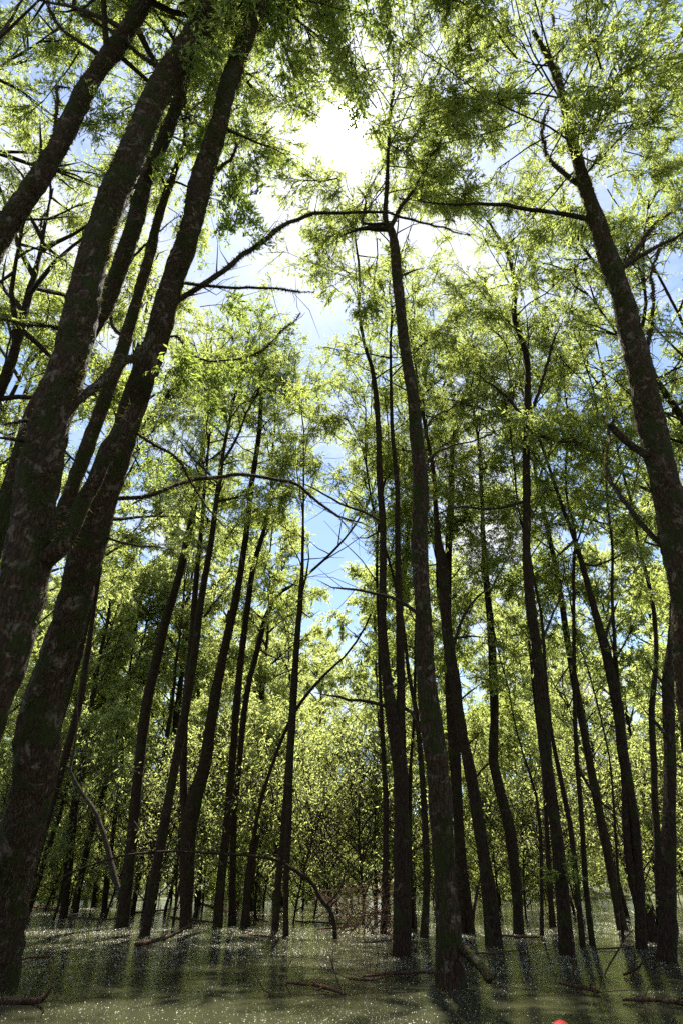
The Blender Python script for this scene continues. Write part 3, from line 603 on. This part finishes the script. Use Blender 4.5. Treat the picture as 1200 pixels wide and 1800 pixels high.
tree('trunk splitting at the water into a snapped-off snag and a long slanting sapling', [(430, 1630, 15), (436, 1550, 13), (443, 1490, 8), (452, 1440, 7), (464, 1390, 6.5), (478, 1348, 6), (500, 1290, 7), (520, 1250, 6), (545, 1215, 6), (572, 1185, 5), (605, 1155, 4)], H=12.5, cz=10.4, R=1.5, cls='sparse',
     limbs=[{'p': [(434, 1590, 10), (443, 1550, 10), (449, 1500, 9), (455, 1467, 9)], 'name': 'snag'}])
tree('slanting foot of a trunk that passes behind the pole with a bare top', [(484, 1635, 12), (490, 1550, 12), (496, 1490, 11), (500, 1430, 9), (506, 1330, 7), (512, 1220, 6)], H=17, cz=9, R=1.8, cls='thin')
tree('pale straight pole with dead twigs and a bare forked top against the sky gap', [(502, 1645, 10), (502, 1550, 10), (506, 1450, 12), (508, 1350, 12), (514, 1250, 12), (518, 1180, 11.5), (522, 1120, 10), (528, 1050, 8.5), (531, 1000, 6), (532, 930, 4)], H=20.5, cz=13, R=1.6, cls='sparse',
     limbs=[[(528, 1040, 6), (538, 1010, 5), (543, 980, 4), (540, 940, 3)], [(526, 1080, 3), (545, 1085, 3), (565, 1070, 2)], [(524, 1110, 3), (500, 1108, 3), (480, 1095, 2)]])
tree('thin trunk just behind the double-stemmed trunk, reddish bark', [(673, 1640, 12), (677, 1500, 10.5), (677, 1400, 10), (672, 1300, 8), (668, 1200, 6)], H=18, cz=8, R=2.2, cls='far')
tree('smooth mid-size trunk visible between the double stem and the forked-top trunk', [(743, 1648, 13.5), (748, 1550, 12), (745, 1450, 11), (739, 1350, 10), (730, 1250, 8), (718, 1190, 7), (708, 1100, 6)], H=19, cz=9, R=2.3, cls='far')
tree('short leaning stem behind the smooth mid-size trunk', [(727, 1632, 10), (722, 1550, 9), (720, 1450, 8), (722, 1350, 6)], H=15, cz=7, R=1.9, cls='far')
tree('mossy leaning trunk with a thin forked leg rising from its foot', [(826, 1640, 15), (818, 1570, 16), (810, 1500, 14), (806, 1420, 11), (803, 1330, 8)], H=17, cz=8, R=2.0, cls='far',
     limbs=[[(827, 1625, 8), (833, 1590, 7), (841, 1540, 5), (843, 1500, 3)]])
tree('wispy sapling with a bent tip in the shade of the candelabra trunk', [(951, 1645, 7), (950, 1560, 6.5), (948, 1470, 6), (941, 1400, 5), (928, 1355, 4), (916, 1320, 3)], H=10, cz=5.5, R=1.2, cls='sparse')
tree('short dark trunk tucked behind the candelabra trunk', [(971, 1630, 10), (965, 1560, 10), (960, 1480, 9), (955, 1380, 7)], H=17, cz=6.5, R=2.2, cls='far')
tree('thin wand of a sapling between the pole in the bright gap and the twisted willow', [(1095, 1653, 6), (1084, 1520, 5), (1077, 1400, 4), (1070, 1330, 3)], H=9, cz=5.5, R=1.1, cls='sparse')

FILL = ['willow standing well outside the leaning group, beyond its outermost trunk', 'leafy willow rooted just outside the leaning group', 'broad open-crowned willow behind the leaning group',
        'willow standing free behind the slender dark trunk of the leaning group', 'bushy-crowned willow deep behind the leaning group',
        'high-crowned willow in line behind the tall leaning mossy trunk', 'willow between the leaning group and the dark leafless-bottomed trunk',
        'willow standing just outside the big leaning ivy-rough trunk', 'low-crowned willow behind the thick moss-hung trunk', 'high-crowned willow behind the candelabra trunk',
        'bushy willow deep behind the twisted mossy willow', 'dense high-crowned willow exactly behind the double-stemmed trunk']
# --- look-alike trees further back: prototypes copied with all their parts
def proto(seed, H, cz, R, c, ln, tr, lean=0.03, leaf=None, nm='willow_tree', up=(0.35, 1.1)):
    rng = np.random.default_rng(seed)
    n = int(H / 0.8); z = np.linspace(-0.8, H, n)
    w_ = np.cumsum(rng.normal(0, 0.06, (n, 2)), 0) + np.outer(z, rng.normal(0, lean, 2)); w_ -= w_[1]
    A = np.stack([w_[:, 0], w_[:, 1], z], 1); Rr = tr * (1 - 0.9 * np.clip(z / H, 0, 1) ** 1.1)
    mb = MB(); tube(mb, A, Rr, 7, 0.08, rng); tm = mb.mesh('trunk', [BARK], True)
    mb = MB(); crown_into(mb, A, cz, H, R, *c, ln, ln * 0.3, rng, tr, False, up=up)
    cm = mb.mesh('crown', [leaf or LEAF_FAR_LIFTED, BRANCH])
    return tm, cm
PROTO = [proto(41, 21, 6.5, 3.0, (25, 9, 9, 11), 0.21, 0.17), proto(42, 19, 4.5, 2.8, (25, 9, 9, 11), 0.21, 0.15), proto(43, 22, 8.0, 3.2, (25, 9, 9, 11), 0.22, 0.19),
         proto(44, 16, 3.0, 2.6, (23, 9, 9, 11), 0.20, 0.12, 0.05), proto(45, 18, 3.5, 2.9, (25, 9, 9, 11), 0.22, 0.14, 0.05), proto(46, 14, 2.2, 2.4, (22, 9, 9, 11), 0.20, 0.09, 0.07)]
BUSH = [proto(51, 4.2, 0.0, 2.2, (22, 7, 7, 10), 0.14, 0.03, 0.1, up=(-0.1, 0.8)), proto(52, 3.2, 0.0, 2.4, (22, 7, 7, 10), 0.14, 0.03, 0.1, up=(-0.1, 0.8)), proto(53, 5.5, 0.0, 2.3, (25, 7, 7, 10), 0.15, 0.04, 0.12, up=(-0.1, 0.8))]
def place(pr, x, y, z, rz, s, name, label, group, cat):
    if '{m}' in label: label = label.format(m=near_mark(x, y), k=KIND.get(pr[1].name, 'small'))
    r = empty(name, (x, y, z)); r.rotation_euler.z = rz; r.scale = (s, s, s); tag(r, label, cat, group)
    link('trunk' if cat == 'tree' else 'stem', pr[0], r); c_ = link('crown', pr[1], r); c_['kind'] = 'stuff'
    return r
MARKS = [(-40, 'the thickest leaning trunk'), (40, 'the tall leaning mossy trunk'), (112, 'the dark leafless-bottomed trunk'), (215, 'the V-shaped pair'), (327, 'the stout twin trunk'), (395, 'the dark trunk past the twin'),
         (440, 'the snapped snag'), (502, 'the bare-topped pole'), (600, 'the brushwood tangle'), (704, 'the double-stemmed trunk'), (785, 'the forked-top trunk'), (860, 'the shaggy-knotted trunk'), (911, 'the S-bent trunk'),
         (998, 'the candelabra trunk'), (1038, 'the pole in the bright gap'), (1120, 'the twisted willow'), (1175, 'the moss-hung trunk'), (1260, 'the ivy-rough leaning trunk')]
MARKS = [(math.atan2(ray(px, 1640)[0], ray(px, 1640)[1]), nm) for px, nm in MARKS]
def near_mark(x, y):
    a = math.atan2(x, y); return min(MARKS, key=lambda q: abs(q[0] - a))[1]
KIND = {}
rng = np.random.default_rng(77)
taken = []
def scatter(n, y0, y1, sep, fn, avoid=None):
    k = tries = 0
    while k < n and tries < n * 60:
        tries += 1
        y = rng.uniform(y0, y1); x = rng.uniform(-0.74, 0.74) * y + rng.uniform(-2, 2)
        if avoid and avoid(x, y): continue
        if any((x - a) ** 2 + (y - b) ** 2 < sep * sep for a, b in taken): continue
        taken.append((x, y)); fn(x, y); k += 1
sgap = lambda x, y: abs((x + 0.3) / y) < 0.07 and y < 52
for a_, b_ in list(zip(PROTO, ('tall slim', 'leafy', 'very tall', 'short', 'broad', 'low thin'))) + list(zip(BUSH, ('rounded', 'low spreading', 'tall'))): KIND[a_[1].name] = b_
# trees filling the wood beside and behind the leaning group and the open-crowned tree
for i, (x, y, H, cz, R) in enumerate([(-8.8, 6.3, 19, 9.5, 3.3), (-7.6, 8.5, 18, 9, 3.0), (-10.5, 12.5, 20, 9, 3.2), (-7.2, 14.5, 21, 8.5, 3.2), (-13, 17, 21, 9, 3.2), (-4.6, 16.5, 22, 10, 3.0), (-9.5, 20.5, 21, 10, 3.0),
                                      (9.6, 11.5, 19, 9.5, 3.0), (11.5, 16.5, 20, 7.5, 3.2), (7.4, 18.5, 21, 10, 2.8), (14.5, 21, 20, 6, 3.2), (1.75, 19, 24, 13, 3.3)]):
    px, py, dd = project(np.array([x, y, 0.0])); px2, py2, _ = project(np.array([x + 0.2, y, 6.0])); w0 = 0.24 * FPX / dd
    taken.append((x, y))
    tree(FILL[i], [(px, py, w0), (px2, py2, w0 * 0.85)], Y=y, k=0.0, H=H, cz=cz, R=R, cls='mid')
UNDER = [proto(61, 7.5, 0.9, 2.1, (18, 7, 6, 9), 0.15, 0.06, 0.10), proto(62, 9.0, 1.6, 2.0, (18, 7, 6, 9), 0.15, 0.07, 0.12), proto(63, 6.0, 0.6, 2.3, (18, 7, 6, 9), 0.15, 0.05, 0.14)]
DRY_NAMES = ('tall', 'squat')
DRY = [proto(64, 4.5, 0.3, 2.2, (26, 8, 6, 2), 0.13, 0.05, 0.2), proto(65, 3.2, 0.2, 2.4, (26, 8, 6, 2), 0.13, 0.04, 0.2)]
for a_, b_ in list(zip(UNDER, ('bushy', 'slender', 'wide low'))) + list(zip(DRY, DRY_NAMES)): KIND[a_[1].name] = b_
scatter(42, 24, 42, 1.7, lambda x, y: place(UNDER[rng.integers(0, 3)], x, y, 0, rng.uniform(0, 6.28), rng.uniform(0.8, 1.2), 'young_willow',
        '{k} young willow, leafy to the water, behind {m}', 'young willows under the tall trees', 'tree'))
scatter(34, 20.5, 38, 1.4, lambda x, y: place(DRY[rng.integers(0, 2)], x, y, 0, rng.uniform(0, 6.28), rng.uniform(0.7, 1.2), 'twiggy_shrub',
        '{k} half-dead twiggy shrub in the flood behind {m}', 'half-dead shrubs in the flood', 'bush'))
for x_, y_, s_ in ((-1.4, 21.5, 1.0), (-0.4, 22.5, 0.9), (0.7, 21.8, 1.1), (-2.2, 24, 1.2), (1.6, 24.5, 1.0)):
    taken.append((x_, y_)); place(DRY[rng.integers(0, 2)], x_, y_, 0, rng.uniform(0, 6.28), s_, 'twiggy_shrub', '{k} half-dead shrub in the open patch behind {m}', 'half-dead shrubs in the flood', 'bush')
scatter(26, 24, 40, 2.2, lambda x, y: place(PROTO[rng.integers(0, 6)], x, y, 0, rng.uniform(0, 6.28), rng.uniform(0.85, 1.1), 'willow_tree',
        '{k} willow standing in the flood behind {m}', 'slim willows rooted in the flood', 'tree'), sgap)
scatter(38, 41, 68, 3.2, lambda x, y: place(PROTO[rng.integers(0, 6)], x, y, float(max(0, gz(np.array(x), np.array(y)))), rng.uniform(0, 6.28), rng.uniform(0.85, 1.12), 'willow_tree',
        '{k} willow of the far pale belt seen past {m}', 'willows of the far belt', 'tree'), sgap)
scatter(30, 68, 100, 3.6, lambda x, y: place(PROTO[rng.integers(0, 6)], x, y, float(gz(np.array(x), np.array(y))), rng.uniform(0, 6.28), rng.uniform(0.9, 1.15), 'willow_tree',
        '{k} willow of the far pale belt seen past {m}', 'willows of the far belt', 'tree'))
scatter(90, 36, 60, 1.5, lambda x, y: place(BUSH[rng.integers(0, 3)], x, y, float(max(-0.05, gz(np.array(x), np.array(y)))), rng.uniform(0, 6.28), rng.uniform(0.75, 1.35), 'willow_bush',
        '{k} willow bush at the flood edge seen past {m}', 'willow bushes at the far edge', 'bush'))
scatter(75, 56, 85, 1.8, lambda x, y: place(BUSH[rng.integers(0, 3)], x, y, float(gz(np.array(x), np.array(y))), rng.uniform(0, 6.28), rng.uniform(1.0, 1.6), 'willow_bush',
        '{k} willow bush on the far bank seen past {m}', 'willow bushes on the bank', 'bush'))

# ------------------------------------------------------------------ dead wood in the water
def dead(name, label, cat, stems_, group=None, matl=None, twigs=2, seed=0, rough=0.16):
    """stems_: list of lists of (px, py, width, height above water or None to trace on a plane)"""
    rng = np.random.default_rng(900 + seed)
    b = on_water(stems_[0][0][0], stems_[0][0][1]); base = np.array([b[0], b[1], 0.0])
    mb = MB(); Y0 = base[1]
    for s in stems_:
        P = []
        for q in s:
            if len(q) > 3: P.append(on_water(q[0], q[1], q[3]))
            else: P.append(at_plane(q[0], q[1], Y0))
        R = [max(0.005, 0.37 * q[2] * depth(p_) / FPX) for q, p_ in zip(s, P)]
        S, SR = spline(P, R, 0.12); S = S + np.cumsum(rng.normal(0, 0.012, S.shape), 0) * np.array([1, 1, 0.35])
        tube(mb, S - base, SR, 8, rough, rng)
        for _ in range(twigs):
            i = rng.integers(1, len(S)); d = unit(S[i] - S[i - 1]) * 0.6 + unit(rng.normal(0, 1, 3)) * 0.8; d[2] = abs(d[2]); l = rng.uniform(0.1, 0.4)
            prisms(mb, np.array([S[i] - base]), np.array([S[i] - base + unit(d) * l]), SR[i] * 0.4, 0.003)
    o = link(name, mb.mesh(name, [matl or WOOD], True), None, base); tag(o, label, cat, group)
    return o
dead('arched_branch', 'long bare limb arching low over the water past the bare-topped pole', 'branch',
     [[(590, 1650, 12), (582, 1608, 11), (563, 1580, 10), (544, 1550, 9), (512, 1526, 8), (490, 1513, 7), (440, 1503, 6), (390, 1501, 5.5), (300, 1496, 5), (220, 1502, 5), (150, 1522, 4), (100, 1545, 3), (52, 1560, 2)],
      [(572, 1590, 5), (590, 1570, 4), (610, 1530, 3), (632, 1500, 2)]], twigs=8, seed=1, matl=BARK)
dead('floating_branch', 'curved mossy branch lifting one end out of the water', 'branch', [[(238, 1660, 8, 0.03), (262, 1656, 9, 0.04), (290, 1648, 9, 0.08), (315, 1637, 7, 0.13), (338, 1622, 5, 0.22)]], seed=2)
dead('floating_branch', 'thick forked driftwood piece beside the tall leaning mossy trunk', 'branch', [[(-30, 1757, 10, 0.02), (25, 1759, 11, 0.03), (62, 1757, 13, 0.05), (80, 1741, 6, 0.15), (86, 1735, 4, 0.19)], [(40, 1757, 8, 0.03), (80, 1762, 7, 0.02)]], seed=3)
dead('floating_branch', 'straight drifting branch pointing towards the forked-top trunk', 'branch', [[(507, 1727, 6, 0.05), (540, 1730, 6, 0.04), (572, 1734, 9, 0.04), (605, 1747, 7, 0.02)], [(572, 1734, 5, 0.04), (560, 1740, 4, 0.02)]], seed=4)
dead('floating_branch', 'driftwood caught against the foot of the forked-top trunk', 'branch', [[(640, 1716, 5, 0.02), (680, 1714, 6, 0.04), (715, 1711, 7, 0.05), (770, 1709, 7, 0.05)], [(690, 1714, 4, 0.04), (660, 1724, 5, 0.03), (625, 1722, 4, 0.03)]], seed=5, twigs=5)
dead('floating_branch', 'flat rusty log drifting in open water by the candelabra trunk', 'log', [[(980, 1729, 5, 0.03), (1005, 1734, 7, 0.03), (1030, 1737, 10, 0.04), (1056, 1744, 6, 0.02)], [(1040, 1736, 4, 0.05), (1041, 1727, 3, 0.12)]], seed=6)
dead('floating_branch', 'drifting log lying out beyond the thick moss-hung trunk towards the boat', 'log', [[(1092, 1757, 6, 0.02), (1130, 1757, 9, 0.03), (1185, 1760, 9, 0.03), (1240, 1768, 8, 0.03)]], seed=7)
dead('floating_log', 'long straight log floating across the feet of the thin trunks', 'log', [[(345, 1586, 5, 0.05), (385, 1596, 6, 0.06), (425, 1607, 7, 0.06), (480, 1622, 8, 0.06), (538, 1641, 8, 0.05)]], seed=8, twigs=5)
dead('floating_branch', 'rust-brown branch floating beside the dark trunk with a leafless lower half', 'branch', [[(48, 1592, 4, 0.04), (80, 1596, 5, 0.05), (107, 1600, 4, 0.04)]], seed=9)
dead('floating_branch', 'small upright twig stuck in the water below the candelabra trunk', 'twig', [[(1003, 1721, 4), (1007, 1700, 3), (1010, 1676, 2)]], seed=10, twigs=1)
dead('floating_branch', 'long bent twig slanting out of the water towards the twisted willow', 'twig', [[(1059, 1715, 3), (1078, 1680, 4), (1092, 1650, 3), (1105, 1635, 2)]], seed=11, twigs=3)
dead('floating_branch', 'short hooked branch poking out of the water', 'branch', [[(1095, 1714, 6, 0.02), (1110, 1708, 5, 0.07), (1118, 1698, 4, 0.16), (1126, 1688, 3, 0.26)]], seed=12, twigs=2)
dead('floating_branch', 'dark drifting twig near the tall leaning mossy trunk', 'twig', [[(40, 1686, 5, 0.02), (65, 1682, 5, 0.03), (95, 1681, 4, 0.02)], [(60, 1681, 3, 0.03), (68, 1662, 2, 0.14), (76, 1650, 2, 0.2)]], seed=13, twigs=3)
dead('floating_branch', 'thin whips standing in the water by the straight drifting branch', 'twig', [[(480, 1751, 3), (463, 1741, 3), (452, 1722, 2)], [(520, 1765, 3), (503, 1735, 3), (500, 1710, 2), (510, 1690, 2)], [(600, 1745, 3), (588, 1705, 3), (583, 1682, 2)]], seed=14, twigs=2)
rr = np.random.default_rng(31)
dead('brushwood', 'tangle of reddish bare brushwood lying in the water by the double-stemmed trunk', 'brushwood',
     [[(bx, 1640 + rr.uniform(-10, 8), 2.6)] + [(bx + 35 * rr.uniform(-1, 1), 1612 + 14 * rr.uniform(-1, 1), 2.0), (bx + 60 * rr.uniform(-1, 1), 1590 + 26 * rr.uniform(-1, 1), 1.6), (bx + 80 * rr.uniform(-1, 1), 1565 + 38 * rr.uniform(-1, 1), 1.0)]
      for bx in 588 + 95 * rr.uniform(0, 1, 38)], seed=15, twigs=5, matl=TWIG)
for i, (x0, y0, x1, y1, wd) in enumerate([(120, 1612, 215, 1616, 3), (300, 1612, 380, 1620, 4), (520, 1619, 620, 1622, 3), (560, 1634, 640, 1628, 3), (880, 1644, 945, 1648, 4), (820, 1675, 905, 1670, 3), (230, 1604, 320, 1597, 3), (1040, 1668, 1110, 1662, 3), (640, 1655, 690, 1650, 3), (430, 1640, 500, 1648, 3)]):
    dead('floating_branch', 'thin stick floating flat on the water by ' + near_mark(*on_water((x0 + x1) / 2, (y0 + y1) / 2)[:2]), 'stick', [[(x0, y0, wd, 0.015), ((x0 + x1) / 2, (y0 + y1) / 2 + 1.5, wd + 1, 0.03), (x1, y1, wd * 0.7, 0.02)]], group='thin sticks floating among the trunks', seed=20 + i, twigs=2)
# broken stump with sprouting leaves
b = on_water(1147, 1655); rng = np.random.default_rng(3); hh = 0.62
root = empty('stump', b); tag(root, 'broken mossy stump sprouting small leaves beside the thick moss-hung trunk', 'stump')
mb = MB(); tube(mb, [(0.02, 0, -0.6), (0, 0, 0), (0, 0.02, hh * .6), (0.03, 0, hh)], [0.2, 0.18, 0.17, 0.16], 12, 0.16, rng); link('trunk', mb.mesh('trunk', [BARK], True), root)
mb = MB(); Pl = rng.normal(0, 0.13, (160, 3)) + np.array([0, 0, hh + 0.08]); leaves(mb, Pl, unit(rng.normal(0, 1, (160, 3)) + np.array([0, 0, .5])), 0.11, 0.035, rng); o = link('leaves', mb.mesh('leaves', [LEAF]), root); o['kind'] = 'stuff'
# leafy sprig at the foot of the candelabra trunk
b = on_water(998, 1678)
root = empty('sprouting_shoot', b); tag(root, 'small leafy shoot growing off the candelabra trunk above the water', 'shoot')
mb = MB(); mbl = MB()
c0 = at_plane(985, 1545, b[1] - 0.15) - b
for i in range(9):
    d = unit(np.array([rng.uniform(-1, 1), rng.uniform(-1, -0.1), rng.uniform(-.1, .5)])); l = rng.uniform(.3, .6)
    A = c0; B = c0 + d * l; prisms(mb, np.array([A]), np.array([B]), 0.006, 0.002)
    Pl = A + (B - A) * rng.uniform(0.3, 1, (22, 1)); leaves(mbl, Pl, unit(d + rng.normal(0, .7, (22, 3))), 0.10, 0.03, rng)
link('twigs', mb.mesh('twigs', [BRANCH]), root); o = link('leaves', mbl.mesh('leaves', [LEAF]), root); o['kind'] = 'stuff'

# ------------------------------------------------------------------ the red canoe the picture was taken from: only its bow tip shows
tip = at_plane(985, 1803, 3.7)
root = empty('canoe', (0, 0, 0)); tag(root, 'red canoe with only the tip of its bow showing', 'canoe')
st = np.array([0.18, -1.0]); bo = tip[:2]; ax = unit(bo - st); nr = np.array([ax[1], -ax[0]]); LN = np.linalg.norm(bo - st)
mb = MB(); ns, nc = 26, 13; V = []
rim = {-1: [], 1: []}
for i in range(ns):
    s = i / (ns - 1); bw = 0.43 * (1 - abs(2 * s - 1) ** 2.6) + 0.05; sh = 0.30 + (tip[2] - 0.30) * abs(2 * s - 1) ** 5; kl = -0.09 + 0.16 * abs(2 * s - 1) ** 9
    for j in range(nc):
        a = -pi / 2 + pi * j / (nc - 1); xx = bw * np.sign(sin(a)) * abs(sin(a)) ** 0.7; zz = kl + (sh - kl) * (1 - cos(a) ** 0.8 if cos(a) > 0 else 1)
        q = st + ax * LN * s + nr * xx; V.append((q[0], q[1], zz))
    for sd, j in ((-1, 0), (1, nc - 1)): rim[sd].append(V[-nc + j])
i, j = np.meshgrid(np.arange(ns - 1), np.arange(nc - 1), indexing='ij')
mb.add(V, np.stack([i * nc + j, i * nc + j + 1, (i + 1) * nc + j + 1, (i + 1) * nc + j], -1).reshape(-1, 4))
hull = link('hull', mb.mesh('hull', [RED], True), root); md = hull.modifiers.new('thick', 'SOLIDIFY'); md.thickness = 0.012
for sd in (-1, 1):
    mb = MB(); tube(mb, np.array(rim[sd][1:-2]) + np.array([0, 0, 0.004]), np.full(ns - 3, 0.012), 6); link('gunwale', mb.mesh('gunwale', [GUN], True), root)
mb = MB(); dk = []                                           # red bow deck plate
for s in np.linspace(0.93, 1.0, 6):
    bw = 0.43 * (1 - abs(2 * s - 1) ** 2.6) + 0.05; sh = 0.30 + (tip[2] - 0.30) * abs(2 * s - 1) ** 5
    for x_ in (-1, -0.5, 0, 0.5, 1):
        q = st + ax * LN * s + nr * bw * x_ * 0.98; dk.append((q[0], q[1], sh - 0.005 + 0.028 * (1 - x_ * x_)))
i, j = np.meshgrid(np.arange(5), np.arange(4), indexing='ij'); mb.add(dk, np.stack([i * 5 + j, i * 5 + j + 1, (i + 1) * 5 + j + 1, (i + 1) * 5 + j], -1).reshape(-1, 4)); link('deck_plate', mb.mesh('deck_plate', [RED], True), root)
for s in (0.38, 0.7):
    c_ = st + ax * LN * s; bw = 0.43 * (1 - abs(2 * s - 1) ** 2.6); mb = MB()
    tube(mb, [(*(c_ - nr * bw), 0.29), (*(c_), 0.285), (*(c_ + nr * bw), 0.29)], [0.022] * 3, 8); link('thwart', mb.mesh('thwart', [ASHW], True), root)
